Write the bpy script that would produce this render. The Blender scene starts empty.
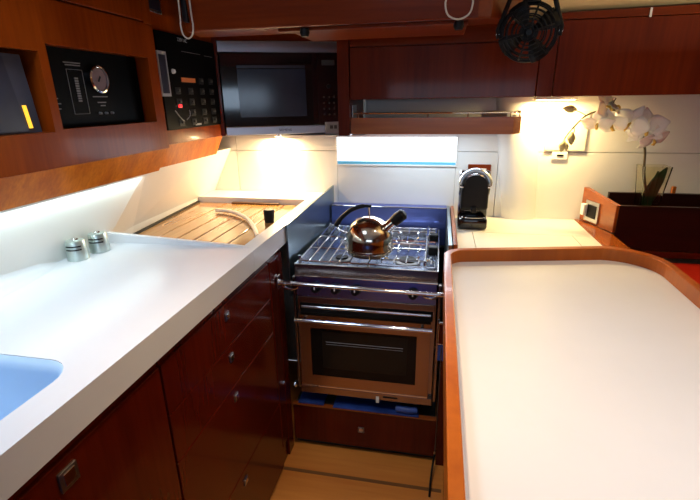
import bpy, bmesh, math, random
from mathutils import Vector, Matrix
random.seed(4)
PI = math.pi
sc = bpy.context.scene
COL = sc.collection

# ------------------------------------------------------------------ materials
def newmat(name):
    m = bpy.data.materials.new(name); m.use_nodes = True
    nt = m.node_tree; b = nt.nodes['Principled BSDF']
    return m, nt, b

def plain(name, col, rough=.4, metal=0., bump=0., bscale=80, coat=0., trans=0., ior=1.45, emit=None, es=0., vary=.06, alpha=1., spec=.5):
    m, nt, b = newmat(name)
    b.inputs['Roughness'].default_value = rough
    b.inputs['Metallic'].default_value = metal
    b.inputs['Coat Weight'].default_value = coat
    b.inputs['Coat Roughness'].default_value = .05
    b.inputs['Transmission Weight'].default_value = trans
    b.inputs['IOR'].default_value = ior
    b.inputs['Alpha'].default_value = alpha
    b.inputs['Specular IOR Level'].default_value = spec
    tc = nt.nodes.new('ShaderNodeTexCoord')
    n = nt.nodes.new('ShaderNodeTexNoise'); n.inputs['Scale'].default_value = bscale * .15; n.inputs['Detail'].default_value = 3
    nt.links.new(tc.outputs['Object'], n.inputs['Vector'])
    r = nt.nodes.new('ShaderNodeValToRGB')
    r.color_ramp.elements[0].position = .3; r.color_ramp.elements[1].position = .7
    r.color_ramp.elements[0].color = tuple(c * (1 - vary) for c in col) + (1,)
    r.color_ramp.elements[1].color = tuple(min(1, c * (1 + vary)) for c in col) + (1,)
    nt.links.new(n.outputs['Fac'], r.inputs['Fac']); nt.links.new(r.outputs['Color'], b.inputs['Base Color'])
    if bump:
        n2 = nt.nodes.new('ShaderNodeTexNoise'); n2.inputs['Scale'].default_value = bscale
        nt.links.new(tc.outputs['Object'], n2.inputs['Vector'])
        bp = nt.nodes.new('ShaderNodeBump'); bp.inputs['Strength'].default_value = bump; bp.inputs['Distance'].default_value = .002
        nt.links.new(n2.outputs['Fac'], bp.inputs['Height']); nt.links.new(bp.outputs['Normal'], b.inputs['Normal'])
    if emit:
        b.inputs['Emission Color'].default_value = (*emit, 1); b.inputs['Emission Strength'].default_value = es
    return m

def wood(name, c1, c2, axis='z', rough=.22, coat=.5, scale=1., spec=.5):
    """varnished wood, grain stretched along one axis"""
    m, nt, b = newmat(name)
    tc = nt.nodes.new('ShaderNodeTexCoord'); mp = nt.nodes.new('ShaderNodeMapping')
    s = {'x': (.6, 9, 9), 'y': (9, .6, 9), 'z': (9, 9, .6)}[axis]
    mp.inputs['Scale'].default_value = tuple(k * scale for k in s)
    nt.links.new(tc.outputs['Object'], mp.inputs['Vector'])
    n1 = nt.nodes.new('ShaderNodeTexNoise'); n1.inputs['Scale'].default_value = 1.; n1.inputs['Detail'].default_value = 4; n1.inputs['Distortion'].default_value = .4
    n2 = nt.nodes.new('ShaderNodeTexNoise'); n2.inputs['Scale'].default_value = 9.; n2.inputs['Detail'].default_value = 5
    nt.links.new(mp.outputs[0], n1.inputs['Vector']); nt.links.new(mp.outputs[0], n2.inputs['Vector'])
    mx = nt.nodes.new('ShaderNodeMath'); mx.operation = 'MULTIPLY_ADD'; mx.inputs[1].default_value = .35
    nt.links.new(n2.outputs['Fac'], mx.inputs[0]); 
    ms = nt.nodes.new('ShaderNodeMath'); ms.operation = 'MULTIPLY'; ms.inputs[1].default_value = .65
    nt.links.new(n1.outputs['Fac'], ms.inputs[0]); nt.links.new(ms.outputs[0], mx.inputs[2])
    r = nt.nodes.new('ShaderNodeValToRGB')
    r.color_ramp.elements[0].position = .35; r.color_ramp.elements[1].position = .65
    r.color_ramp.elements[0].color = (*c1, 1); r.color_ramp.elements[1].color = (*c2, 1)
    nt.links.new(mx.outputs[0], r.inputs['Fac']); nt.links.new(r.outputs['Color'], b.inputs['Base Color'])
    b.inputs['Roughness'].default_value = rough; b.inputs['Coat Weight'].default_value = coat; b.inputs['Coat Roughness'].default_value = .08
    b.inputs['Specular IOR Level'].default_value = spec
    return m

def steel(name, col=(.55, .55, .57), rough=.25, axis='x', aniso=0.):
    m, nt, b = newmat(name)
    tc = nt.nodes.new('ShaderNodeTexCoord'); mp = nt.nodes.new('ShaderNodeMapping')
    mp.inputs['Scale'].default_value = {'x': (4, 300, 300), 'y': (300, 4, 300), 'z': (300, 300, 4)}[axis]
    nt.links.new(tc.outputs['Object'], mp.inputs['Vector'])
    n = nt.nodes.new('ShaderNodeTexNoise'); n.inputs['Scale'].default_value = 1.
    nt.links.new(mp.outputs[0], n.inputs['Vector'])
    mr = nt.nodes.new('ShaderNodeMapRange'); mr.inputs['To Min'].default_value = rough * .95; mr.inputs['To Max'].default_value = rough * 1.08
    nt.links.new(n.outputs['Fac'], mr.inputs['Value']); nt.links.new(mr.outputs[0], b.inputs['Roughness'])
    b.inputs['Base Color'].default_value = (*col, 1); b.inputs['Metallic'].default_value = 1.
    return m

M = {}
M['mahog_z'] = wood('mahogany upright grain', (.085, .009, .0015), (.165, .022, .003), 'z', coat=.12, rough=.35, spec=.12)
M['mahog_x'] = wood('mahogany level grain', (.10, .012, .0015), (.19, .028, .003), 'x', coat=.12, rough=.35, spec=.12)
M['mahog_y'] = wood('mahogany deep grain', (.155, .020, .0013), (.26, .042, .0025), 'z', coat=.03, rough=.3, spec=.06)  # lighter copy: light on the left cabinets put into the colour
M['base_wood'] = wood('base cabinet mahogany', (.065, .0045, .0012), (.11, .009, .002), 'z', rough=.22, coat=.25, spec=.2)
M['cherry_x'] = wood('fiddle cherry level grain', (.30, .075, .012), (.50, .15, .025), 'x', rough=.25)
M['cherry_y'] = wood('fiddle cherry deep grain', (.24, .050, .007), (.40, .10, .013), 'y', rough=.25)
M['skirt'] = wood('skirt veneer', (.36, .075, .004), (.62, .17, .010), 'z', rough=.35, coat=.05, spec=.15, scale=1.6)  # bright orange: lamp light on the skirts put into the colour
M['rim'] = wood('island fiddle wood', (.33, .066, .003), (.48, .115, .006), 'z', rough=.35, scale=.6, coat=.2, spec=.3)
M['teak'] = wood('draining board wood', (.40, .18, .045), (.62, .34, .11), 'y', rough=.15, coat=.8)
M['floorwood'] = wood('cabin sole', (.46, .155, .028), (.60, .24, .05), 'x', rough=.4, scale=.7, coat=.1)
M['darkwood'] = wood('dark box wood', (.014, .003, .002), (.028, .005, .0025), 'x', rough=.35, coat=.1, spec=.2)
M['saloon'] = wood('saloon joinery', (.16, .04, .01), (.26, .08, .02), 'z', rough=.4)
M['corian'] = plain('white solid surface', (.74, .74, .775), .24, vary=.01)
M['basin'] = plain('pale blue basin', (.50, .68, .92), .25, vary=.01)  # white basin with its bluish shading put into the colour
M['island_white'] = plain('island laminate', (.72, .69, .68), .5, vary=.01)
M['counter_cream'] = plain('cream counter', (.82, .79, .70), .3, vary=.02)
M['panel_white'] = plain('white wall lining', (.80, .79, .76), .45, vary=.01)
M['ceiling'] = plain('cream headliner', (.90, .68, .32), .8, bump=.2, vary=.03)
M['ceiling_white'] = plain('white headliner', (.78, .77, .74), .8, bump=.2, vary=.02)
M['steel'] = steel('brushed steel')
M['steel_y'] = steel('brushed steel deep', axis='y')
M['oven_steel'] = steel('oven steel', (.34, .28, .25), .22)  # warm floor reflection tinted into the steel
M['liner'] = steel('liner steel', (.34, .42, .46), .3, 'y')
M['liner_blue'] = steel('liner steel sheen', (.20, .26, .68), .35)  # blue reflection tinted into the ledge steel
M['chrome'] = plain('chrome', (.80, .80, .82), .07, 1., vary=0)
M['kettle'] = plain('polished kettle steel', (.60, .54, .46), .13, 1., vary=.02)
M['black'] = plain('black plastic', (.006, .006, .007), .45, vary=.1, spec=.3)
M['latch'] = steel('latch metal', (.30, .28, .28), .3)
M['gloss_black'] = plain('gloss black', (.006, .006, .008), .08, vary=.1, coat=.5)
M['black_panel'] = plain('black panel', (.002, .0018, .002), .5, vary=.1, spec=.05)
M['oven_glass'] = plain('oven glass', (.006, .005, .004), .1, vary=.1, spec=.25)
M['mw_glass'] = plain('microwave window', (.03, .04, .07), .12, vary=.1)
M['screen'] = plain('screen', (.018, .02, .038), .3, vary=.1)
M['grey'] = plain('grey plastic', (.32, .33, .36), .4)
M['grey_dim'] = plain('dim grey print', (.16, .15, .15), .6)
M['print_dark'] = plain('panel print', (.05, .047, .045), .6)
M['lcd'] = plain('lcd', (.28, .31, .30), .3)
M['white_pl'] = plain('white plastic', (.8, .8, .78), .35)
M['orange_label'] = plain('orange label', (.55, .16, .04), .5)
M['red_led'] = plain('red lamp', (.8, .02, .02), .3, emit=(1, .03, .04), es=1.5)
M['amber'] = plain('painted amber reflection', (.9, .5, .05), .3, emit=(1, .55, .03), es=1.2)
M['blue_film'] = plain('blue film', (.02, .05, .24), .3, vary=.3)
M['blue_cloth'] = plain('blue reflector cloth', (.10, .20, .75), .8, vary=.1)
M['blue_dim'] = plain('blue plastic', (.04, .09, .35), .35, vary=.2)
M['red_seat'] = plain('red leather', (.50, .018, .006), .4, bump=.3, bscale=200)
M['cord'] = plain('cream cord', (.62, .55, .45), .7, bump=.3, bscale=300)
M['petal'] = plain('orchid petal', (.86, .84, .82), .5, vary=.05)
M['petal'].node_tree.nodes['Principled BSDF'].inputs['Subsurface Weight'].default_value = .1
M['lip'] = plain('orchid lip', (.75, .50, .10), .5, vary=.1)
M['bud'] = plain('orchid bud', (.50, .44, .22), .5, vary=.1)
M['stem'] = plain('orchid stem', (.07, .05, .02), .5)
M['leaf'] = plain('orchid leaf', (.012, .05, .016), .3, vary=.2)
M['glass'] = plain('vase glass', (.97, .95, .82), .03, trans=1., ior=1.45, vary=0)
M['lamp'] = plain('lamp diffuser', (1, .9, .7), .4, emit=(1, .78, .42), es=12)
M['window'] = plain('bright window pane', (.9, .95, 1), .3, emit=(.93, .97, 1.), es=2.2, vary=0)
M['window_edge'] = plain('blue window edge', (.1, .35, .5), .4, emit=(.12, .45, .62), es=.35)
M['hatch_glow'] = plain('added hatch glow', (.8, .88, 1), .3, emit=(.62, .78, 1.), es=3.0, vary=0)  # pane glow of the added roof hatch
M['rubber'] = plain('seal', (.02, .02, .02), .6)
M['gap'] = plain('shadow gap', (.03, .026, .02), .8)
M['gauge'] = plain('gauge face', (.20, .13, .13), .5, spec=.2)
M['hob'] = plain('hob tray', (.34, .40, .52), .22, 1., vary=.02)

# ------------------------------------------------------------------ mesh kit
class MB:
    def __init__(s): s.bm = bmesh.new()
    def box(s, x0, x1, y0, y1, z0, z1, bev=0., rot=None):
        t = bmesh.new(); bmesh.ops.create_cube(t, size=1.)
        for v in t.verts:
            v.co = Vector(((x0 + x1) / 2 + v.co.x * (x1 - x0), (y0 + y1) / 2 + v.co.y * (y1 - y0), (z0 + z1) / 2 + v.co.z * (z1 - z0)))
        if bev:
            bmesh.ops.bevel(t, geom=t.edges[:], offset=bev, segments=2, affect='EDGES', profile=.5)
        if rot: 
            c = Vector(((x0 + x1) / 2, (y0 + y1) / 2, (z0 + z1) / 2))
            bmesh.ops.rotate(t, cent=c, matrix=rot, verts=t.verts)
        s.merge(t); return s
    def merge(s, t):
        me = bpy.data.meshes.new('tmp'); t.to_mesh(me); t.free(); s.bm.from_mesh(me); bpy.data.meshes.remove(me)
    def hexa(s, p):          # 8 points, bottom loop then top loop
        v = [s.bm.verts.new(q) for q in p]
        for f in ((3, 2, 1, 0), (4, 5, 6, 7), (0, 1, 5, 4), (1, 2, 6, 5), (2, 3, 7, 6), (3, 0, 4, 7)): s.bm.faces.new([v[i] for i in f])
        return s
    def prism(s, pts, z0, z1, bev=0.):   # plan outline extruded in z
        t = bmesh.new()
        lo = [t.verts.new((x, y, z0)) for x, y in pts]; hi = [t.verts.new((x, y, z1)) for x, y in pts]
        n = len(pts)
        t.faces.new(lo[::-1]); t.faces.new(hi)
        for i in range(n): t.faces.new((lo[i], lo[(i + 1) % n], hi[(i + 1) % n], hi[i]))
        if bev:
            e = [e for e in t.edges if abs(e.verts[0].co.z - e.verts[1].co.z) < 1e-6]
            bmesh.ops.bevel(t, geom=e, offset=bev, segments=2, affect='EDGES')
        s.merge(t); return s
    def extr(s, pts, d):     # 3-d polygon extruded by vector d
        t = bmesh.new(); d = Vector(d); n = len(pts)
        lo = [t.verts.new(p) for p in pts]; hi = [t.verts.new(Vector(p) + d) for p in pts]
        t.faces.new(lo[::-1]); t.faces.new(hi)
        for i in range(n): t.faces.new((lo[i], lo[(i + 1) % n], hi[(i + 1) % n], hi[i]))
        s.merge(t); return s
    def ring(s, outer, inner, z0, z1):   # frame between two plan outlines of equal count
        n = len(outer); b = s.bm
        O0 = [b.verts.new((x, y, z0)) for x, y in outer]; O1 = [b.verts.new((x, y, z1)) for x, y in outer]
        I0 = [b.verts.new((x, y, z0)) for x, y in inner]; I1 = [b.verts.new((x, y, z1)) for x, y in inner]
        for i in range(n):
            j = (i + 1) % n
            b.faces.new((O0[i], O0[j], O1[j], O1[i])); b.faces.new((I0[j], I0[i], I1[i], I1[j]))
            b.faces.new((O1[i], O1[j], I1[j], I1[i])); b.faces.new((O0[j], O0[i], I0[i], I0[j]))
        return s
    def tube(s, pts, r, seg=10, closed=False, cap=True):
        b = s.bm; P = [Vector(p) for p in pts]; n = len(P)
        R = r if isinstance(r, (list, tuple)) else [r] * n
        up = None; rings = []
        for i in range(n):
            a = P[(i - 1) % n] if (closed or i > 0) else P[i]; c = P[(i + 1) % n] if (closed or i < n - 1) else P[i]
            t = (c - a).normalized()
            if up is None: up = Vector((0, 0, 1)) if abs(t.z) < .9 else Vector((1, 0, 0))
            u = t.cross(up); 
            if u.length < 1e-5: u = t.cross(Vector((0, 1, 0)))
            u.normalize(); w = u.cross(t).normalized(); up = w
            rings.append([b.verts.new(P[i] + (u * math.cos(2 * PI * k / seg) + w * math.sin(2 * PI * k / seg)) * R[i]) for k in range(seg)])
        m = n if closed else n - 1
        for i in range(m):
            A, B = rings[i], rings[(i + 1) % n]
            for k in range(seg): b.faces.new((A[k], A[(k + 1) % seg], B[(k + 1) % seg], B[k]))
        if cap and not closed: b.faces.new(rings[0][::-1]); b.faces.new(rings[-1])
        return s
    def lathe(s, prof, o=(0, 0, 0), axis='z', seg=32, mat=None):
        b = s.bm; o = Vector(o); rings = []
        for r, h in prof:
            row = []
            for k in range(seg):
                a = 2 * PI * k / seg
                v = Vector((r * math.cos(a), r * math.sin(a), h))
                if axis == 'y': v = Vector((v.x, -v.z, v.y))
                if axis == 'x': v = Vector((v.z, v.x, v.y))
                if mat: v = mat @ v
                row.append(b.verts.new(o + v))
            rings.append(row)
        for A, B in zip(rings, rings[1:]):
            for k in range(seg): b.faces.new((A[k], A[(k + 1) % seg], B[(k + 1) % seg], B[k]))
        b.faces.new(rings[0][::-1]); b.faces.new(rings[-1])
        return s
    def build(s, name, mat, parent=None, smooth=False, bev=0., solid=0., world=None):
        bmesh.ops.recalc_face_normals(s.bm, faces=s.bm.faces)
        me = bpy.data.meshes.new(name); s.bm.to_mesh(me); s.bm.free()
        me.materials.append(mat)
        o = bpy.data.objects.new(name, me); COL.objects.link(o)
        if smooth:
            for p in me.polygons: p.use_smooth = True
            me.set_sharp_from_angle(angle=math.radians(40))
        if bev:
            md = o.modifiers.new('Bevel', 'BEVEL'); md.width = bev; md.segments = 2; md.limit_method = 'ANGLE'; md.angle_limit = math.radians(50)
        if solid:
            md = o.modifiers.new('Solidify', 'SOLIDIFY'); md.thickness = solid; md.offset = 0
        if parent is not None:
            o.parent = parent
            # meshes are modelled in place: cancel the parents' placement
            mw = Matrix.Identity(4); st = []; p = parent
            while p: st.append(p); p = p.parent
            for q in reversed(st): mw = mw @ q.matrix_parent_inverse @ q.matrix_basis
            o.matrix_parent_inverse = mw.inverted()
        return o

def tag(o, label=None, cat=None, group=None, kind=None):
    if label: o['label'] = label
    if cat: o['category'] = cat
    if group: o['group'] = group
    if kind: o['kind'] = kind
    return o
def thing(name, label, cat, loc=(0, 0, 0), group=None):
    o = bpy.data.objects.new(name, None); COL.objects.link(o); o.location = loc; o.empty_display_size = .05
    return tag(o, label, cat, group)
def struct(name, mb, mat, **k): return tag(mb.build(name, mat, **k), kind='structure')
def arc(cx, cy, r, a0, a1, n=8): return [(cx + r * math.cos(math.radians(a0 + (a1 - a0) * i / n)), cy + r * math.sin(math.radians(a0 + (a1 - a0) * i / n))) for i in range(n + 1)]
def spline(pts, n=8):
    P = [Vector(p) for p in pts]; out = []
    for i in range(len(P) - 1):
        p0 = P[max(i - 1, 0)]; p1 = P[i]; p2 = P[i + 1]; p3 = P[min(i + 2, len(P) - 1)]
        for k in range(n):
            t = k / n
            out.append(.5 * ((2 * p1) + (-p0 + p2) * t + (2 * p0 - 5 * p1 + 4 * p2 - p3) * t * t + (-p0 + 3 * p1 - 3 * p2 + p3) * t ** 3))
    out.append(P[-1]); return out
def lettering(name, txt, size, loc, rot, mat, parent):
    cu = bpy.data.curves.new('tmpfont', 'FONT'); cu.body = txt; cu.size = size; cu.extrude = .0004; cu.align_x = 'CENTER'; cu.align_y = 'CENTER'
    t = bpy.data.objects.new('tmpfont', cu); COL.objects.link(t)
    bpy.context.view_layer.update()
    me = bpy.data.meshes.new_from_object(t.evaluated_get(bpy.context.evaluated_depsgraph_get()))
    bpy.data.objects.remove(t)
    mt = Matrix.LocRotScale(Vector(loc), rot, Vector((1, 1, 1)))
    me.transform(mt)
    b = MB(); b.bm.from_mesh(me); bpy.data.meshes.remove(me)
    return b.build(name, mat, parent)

# ------------------------------------------------------------------ the room
CEIL = 1.95
b = MB()
b.box(-1.2, 2.0, -1.9, 2.1, -.05, 0)
struct('floor', b, M['floorwood'])
struct('trim_1', MB().box(-.56, .07, 1.33, 1.345, 0, .0015), plain('dark floor strip', (.16, .07, .025), .4))  # thin dark strip laid across the cabin sole
# left wall: leaning white lining below the cabinets, hull behind them
b = MB()
WL = [(-1.07, -1.9), (-1.07, 1.21), (-1.12, 1.42), (-1.138, 1.85), (-1.138, 2.098)]
for (xa, ya), (xb, yb) in zip(WL, WL[1:]):
    b.hexa([(-1.25, ya, 0), (xa, ya, 0), (xb, yb, 0), (-1.25, yb, 0), (-1.25, ya, .98), (xa, ya, .98), (xb, yb, .98), (-1.25, yb, .98)])
    b.hexa([(-1.25, ya, .98), (xa, ya, .98), (xb, yb, .98), (-1.25, yb, .98), (-1.25, ya, 1.20), (-1.022, ya, 1.20), (-1.022, yb, 1.20), (-1.25, yb, 1.20)])
b.box(-1.45, -1.40, -1.9, 2.6, 1.15, CEIL)
b.box(-1.45, -1.25, -1.9, 2.6, 1.10, 1.20)
struct('wall_left', b, M['panel_white'])
# back wall: low lining with seam grooves, recess behind the upper cabinets; window opening cut
WX0, WX1, WZ0, WZ1 = -.479, .076, 1.126, 1.253
b = MB()
def wpan(x0, x1, z0, z1): b.box(x0 + .0012, x1 - .0012, 2.1, 2.16, z0 + .0012, z1 - .0012, bev=.001)
SEAM = 1.188
for x0, x1 in ((-1.40, -.995), (-.995, WX0)):
    wpan(x0, x1, .0, SEAM); wpan(x0, x1, SEAM, 1.262)
b.box(WX0, WX1, 2.1, 2.16, 0, WZ0); b.box(WX0, WX1, 2.1, 2.16, WZ1, 1.262)
wpan(WX1, .262, 0, SEAM); wpan(WX1, .262, SEAM, 1.262)
wpan(.262, .42, 0, 1.262)
wpan(.42, 1.95, 0, SEAM); wpan(.42, 1.95, SEAM, 1.44)
b.box(-.34, .42, 2.1, 2.16, 1.262, 1.44)
b.box(-1.40, -.34, 2.161, 2.62, 1.256, 1.262); b.box(-1.40, 2.0, 2.6, 2.65, 1.2, CEIL)
b.box(-1.42, 2.0, 2.165, 2.19, 0, 1.262); b.box(-.34, 2.0, 2.165, 2.19, 1.262, 1.44)
struct('wall_back', b, M['panel_white'])
# rounded white pillar on the back wall
b = MB()
pts = [(.262, 2.1)] + [(.335 + .075 * math.cos(math.radians(a)), 2.1 + .045 * math.sin(math.radians(a))) for a in range(200, 341, 14)] + [(.412, 2.1)]
lo = [(x, y) for x, y in pts]
v = b.bm
A = [v.verts.new((x + .035, y, .89)) for x, y in lo]; B = [v.verts.new((x - .02 + (x - .335) * .25, y, 1.45)) for x, y in lo]
for i in range(len(A) - 1): v.faces.new((A[i], A[i + 1], B[i + 1], B[i]))
v.faces.new(A); v.faces.new(B); v.faces.new((A[-1], A[0], B[0], B[-1]))
struct('trim_2', b, M['panel_white'], smooth=True)
# window
wn = MB().box(WX0 - .004, WX1 + .004, 2.092, 2.100, WZ0 - .005, WZ0); wn.box(WX0 - .004, WX1 + .004, 2.092, 2.1, WZ1, WZ1 + .004)
wn.box(WX0 - .004, WX0, 2.092, 2.1, WZ0, WZ1); wn.box(WX1, WX1 + .004, 2.092, 2.1, WZ0, WZ1)
w = struct('window_1', wn, M['panel_white'])
MB().box(WX0, WX1, 2.11, 2.116, WZ0 + .014, WZ1).build('pane', M['window'], w)
MB().box(WX0, WX1, 2.108, 2.116, WZ0, WZ0 + .0135).build('lower_edge', M['window_edge'], w)['label'] = 'blue strip along the bottom of the bright pane'
# far sides of the cabin
b = MB(); b.box(1.95, 2.0, -1.9, 2.6, 0, CEIL); struct('wall_right', b, M['saloon'])
b = MB(); b.box(-1.45, 2.0, -1.9, -1.85, 0, CEIL); struct('wall_front', b, M['saloon'])
b = MB()
H0 = (-.86, -.46, .30, .80)      # added roof hatch opening x0 x1 y0 y1
b.box(-1.45, H0[0], -1.9, 1.35, CEIL, CEIL + .04); b.box(H0[1], 2.0, -1.9, 1.35, CEIL, CEIL + .04)
b.box(H0[0], H0[1], -1.9, H0[2], CEIL, CEIL + .04); b.box(H0[0], H0[1], H0[3], 1.35, CEIL, CEIL + .04)
b.box(-1.45, 2.0, 1.35, 2.6, CEIL, CEIL + .04)
struct('ceiling', b, M['ceiling_white'])
b = MB(); b.hexa([(.02, 1.15, 1.90), (1.95, 1.15, 1.90), (1.95, 1.15, 1.93), (.02, 1.15, 1.93), (.02, 1.9, 1.668), (1.95, 1.9, 1.690), (1.95, 1.9, 1.73), (.02, 1.9, 1.71)])
struct('trim_3', b, M['ceiling'])
def hatch(name, x0, x1, y0, y1, z):
    o = thing(name, None, None); o['kind'] = 'structure'
    f = MB().box(x0, x1, y0, y0 + .03, z - .01, z + .03).box(x0, x1, y1 - .03, y1, z - .01, z + .03).box(x0, x0 + .03, y0 + .03, y1 - .03, z - .01, z + .03).box(x1 - .03, x1, y0 + .03, y1 - .03, z - .01, z + .03)
    f.build('window_frame', M['steel'], o)
    MB().box(x0 + .03, x1 - .03, y0 + .03, y1 - .03, z + .01, z + .02).build('pane', M['hatch_glow'], o)
hatch('window_added', H0[0], H0[1], H0[2], H0[3], CEIL)  # glowing hatch added out of view to light the worktop

# ------------------------------------------------------------------ left worktop
ZL, ZLB = .985, .918
XF = -.545
wt = thing('worktop', 'long white solid worktop with thick front edge running along the left side', 'worktop', (-.8, .5, ZL))
# sink opening outline
sx0, sx1, sy0, sy1, sr = -.985, -.608, -.02, .572, .06
inn = arc(sx1 - sr, sy1 - sr, sr, 0, 90, 6) + arc(sx0 + sr, sy1 - sr, sr, 90, 180, 6) + arc(sx0 + sr, sy0 + sr, sr, 180, 270, 6) + arc(sx1 - sr, sy0 + sr, sr, 270, 360, 6)
def sq(p, x0, x1, y0, y1, r):    # same number of points, snapped on the rectangle
    return arc(x1 - r, y1 - r, r, 0, 90, 6) + arc(x0 + r, y1 - r, r, 90, 180, 6) + arc(x0 + r, y0 + r, r, 180, 270, 6) + arc(x1 - r, y0 + r, r, 270, 360, 6)
b = MB()
b.ring(sq(None, -1.068, XF, -.7, 1.20, .0005), inn, ZL - .0655, ZL)
b.box(-1.068, XF, 1.2005, 1.40, ZLB, ZL - .04)      # under the draining board
b.box(-1.068, XF, 1.40, 2.098, ZLB, ZL - .04)
# frame around the recess
b.box(-.595, XF, 1.2005, 2.098, ZL - .04, ZL)
b.box(-1.068, -.595, 1.93, 2.098, ZL - .04, ZL)
b.box(-1.068, -.595, 1.2005, 1.225, ZL - .04, ZL)
def wx(y):
    for (xa, ya), (xb, yb) in zip(WL, WL[1:]):
        if ya <= y <= yb: return xa + (xb - xa) * (y - ya) / (yb - ya) + .0015
    return WL[-1][0] + .0015
for v_ in b.bm.verts:
    if v_.co.x < -1.05: v_.co.x = wx(v_.co.y)
# cove where the worktop turns up into the wall
SC = [(-.7, .075), (.3, .075), (.75, .070), (.95, .035), (1.015, .003), (1.204, .002)]
rows = []
for y_, rc_ in SC:
    x_ = wx(y_); row = [b.bm.verts.new((x_, y_, ZL - .01)), b.bm.verts.new((x_ + rc_, y_, ZL - .01))]
    row += [b.bm.verts.new((x_ + rc_ - rc_ * math.sin(a), y_, ZL + .0004 + rc_ - rc_ * math.cos(a))) for a in [math.radians(12.86 * k) for k in range(8)]]
    rows.append(row)
for A, B in zip(rows, rows[1:]):
    for k in range(len(A)): b.bm.faces.new((A[k], A[(k + 1) % len(A)], B[(k + 1) % len(A)], B[k]))
b.bm.faces.new(rows[0]); b.bm.faces.new(rows[-1][::-1])
top = b.build('slab', M['corian'], wt, smooth=True)
# raised rib in front of the draining recess, running out to nothing at the front edge
rb = MB().hexa([(-1.068, 1.205, ZL - .001), (-.56, 1.225, ZL - .001), (-.56, 1.245, ZL - .001), (-1.068, 1.225, ZL - .001), (-1.068, 1.207, ZL + .034), (-.56, 1.231, ZL - .0005), (-.56, 1.240, ZL - .0005), (-1.068, 1.222, ZL + .034)])
rb.build('rib', M['corian'], wt, bev=.002)
# basin
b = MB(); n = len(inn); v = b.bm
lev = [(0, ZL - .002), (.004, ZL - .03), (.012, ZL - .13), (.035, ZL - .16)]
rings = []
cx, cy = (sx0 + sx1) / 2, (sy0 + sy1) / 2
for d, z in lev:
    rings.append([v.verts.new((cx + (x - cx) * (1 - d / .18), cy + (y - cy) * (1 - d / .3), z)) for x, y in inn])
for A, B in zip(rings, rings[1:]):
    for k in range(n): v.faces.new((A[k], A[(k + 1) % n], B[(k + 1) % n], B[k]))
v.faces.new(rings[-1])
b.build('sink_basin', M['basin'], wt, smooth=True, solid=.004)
MB().lathe([(.0, ZL - .1555), (.04, ZL - .1555), (.042, ZL - .157), (.0, ZL - .158)], (cx, cy, 0)).build('drain', M['chrome'], wt, smooth=True)

# wooden draining board sunk in the worktop
db = thing('draining_board', 'slatted wooden draining board sunk in the white worktop below the microwave', 'draining board', (-.85, 1.57, ZL - .038))
xs = [-1.064, -.985, -.905, -.835, -.765, -.695, -.600]
for i in range(6):
    bb = MB().box(xs[i] + .0025, xs[i + 1] - .0025, 1.230, 1.925, ZL - .0385, ZL - .026, bev=.0015)
    if i == 0:
        for v_ in bb.bm.verts:
            if v_.co.x < -1.04: v_.co.x = wx(v_.co.y) + .004
    bb.build('slat', M['teak'], db)
MB().box(-1.064, -.600, 1.229, 1.926, ZL - .0395, ZL - .037).build('backing', M['gap'], db)
MB().hexa([(wx(1.24), 1.24, ZL - .026), (wx(1.24) + .008, 1.24, ZL - .026), (wx(1.92) + .010, 1.92, ZL - .026), (wx(1.92), 1.92, ZL - .026), (wx(1.24), 1.24, ZL - .018), (wx(1.24) + .008, 1.24, ZL - .018), (wx(1.92) + .010, 1.92, ZL - .018), (wx(1.92), 1.92, ZL - .018)]).build('edge_seal', M['rubber'], db)
MB().box(-.955, -.72, 1.905, 1.924, ZL - .026, ZL - .018, bev=.002).build('lift_slot', plain('slot brown', (.10, .045, .02), .5), db)
fc = thing('curved_tube', 'slim curved pale tube with black head lying over the slatted board', 'bent tube', (-.655, 1.62, ZL - .026))
MB().tube(spline([(-.945, 1.735, ZL - .015), (-.865, 1.715, ZL - .013), (-.765, 1.634, ZL - .013), (-.680, 1.515, ZL - .014), (-.612, 1.395, ZL - .016)], 8), .0085, 12).build('spout', plain('bright tube', (.85, .83, .78), .15, .3, vary=0), fc, smooth=True)  # pale curved tube laid across the slats
MB().lathe([(.0, ZL - .026), (.019, ZL - .026), (.021, ZL), (.022, ZL + .022), (.018, ZL + .026), (0, ZL + .026)], (-.655, 1.62, 0), seg=24).build('head', M['black'], fc, smooth=True)

# two tumblers
def tumbler(x, y, label):
    t = thing('metal_tumbler', label, 'tumbler', (x, y, ZL), 'shiny tumblers by the backsplash')
    MB().lathe([(0, ZL + .0005), (.029, ZL + .0005), (.029, ZL + .006), (.0265, ZL + .052), (.024, ZL + .058), (.012, ZL + .060), (0, ZL + .060)], (x, y, 0)).build('body', plain('tumbler steel', (.55, .63, .60), .28, .8, vary=0), t, smooth=True)
    for z in (.034, .044):
        MB().tube([(x + .0273 * math.cos(a), y + .0273 * math.sin(a), ZL + z) for a in [math.radians(-110 + 8 * k) for k in range(12)]], .0022, 6).build('reflection_band', M['black'], t)  # dark reflections on the metal, modelled as part bands facing the viewer
    MB().lathe([(0, ZL + .0602), (.010, ZL + .0602), (.008, ZL + .064), (0, ZL + .064)], (x, y, 0), seg=20).build('cap', M['chrome'], t, smooth=True)
tumbler(-1.032, 1.052, 'small shiny metal tumbler on the worktop, the one farther from the draining board')
tumbler(-1.022, 1.128, 'small shiny metal tumbler on the worktop, right against the raised rib')

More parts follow.
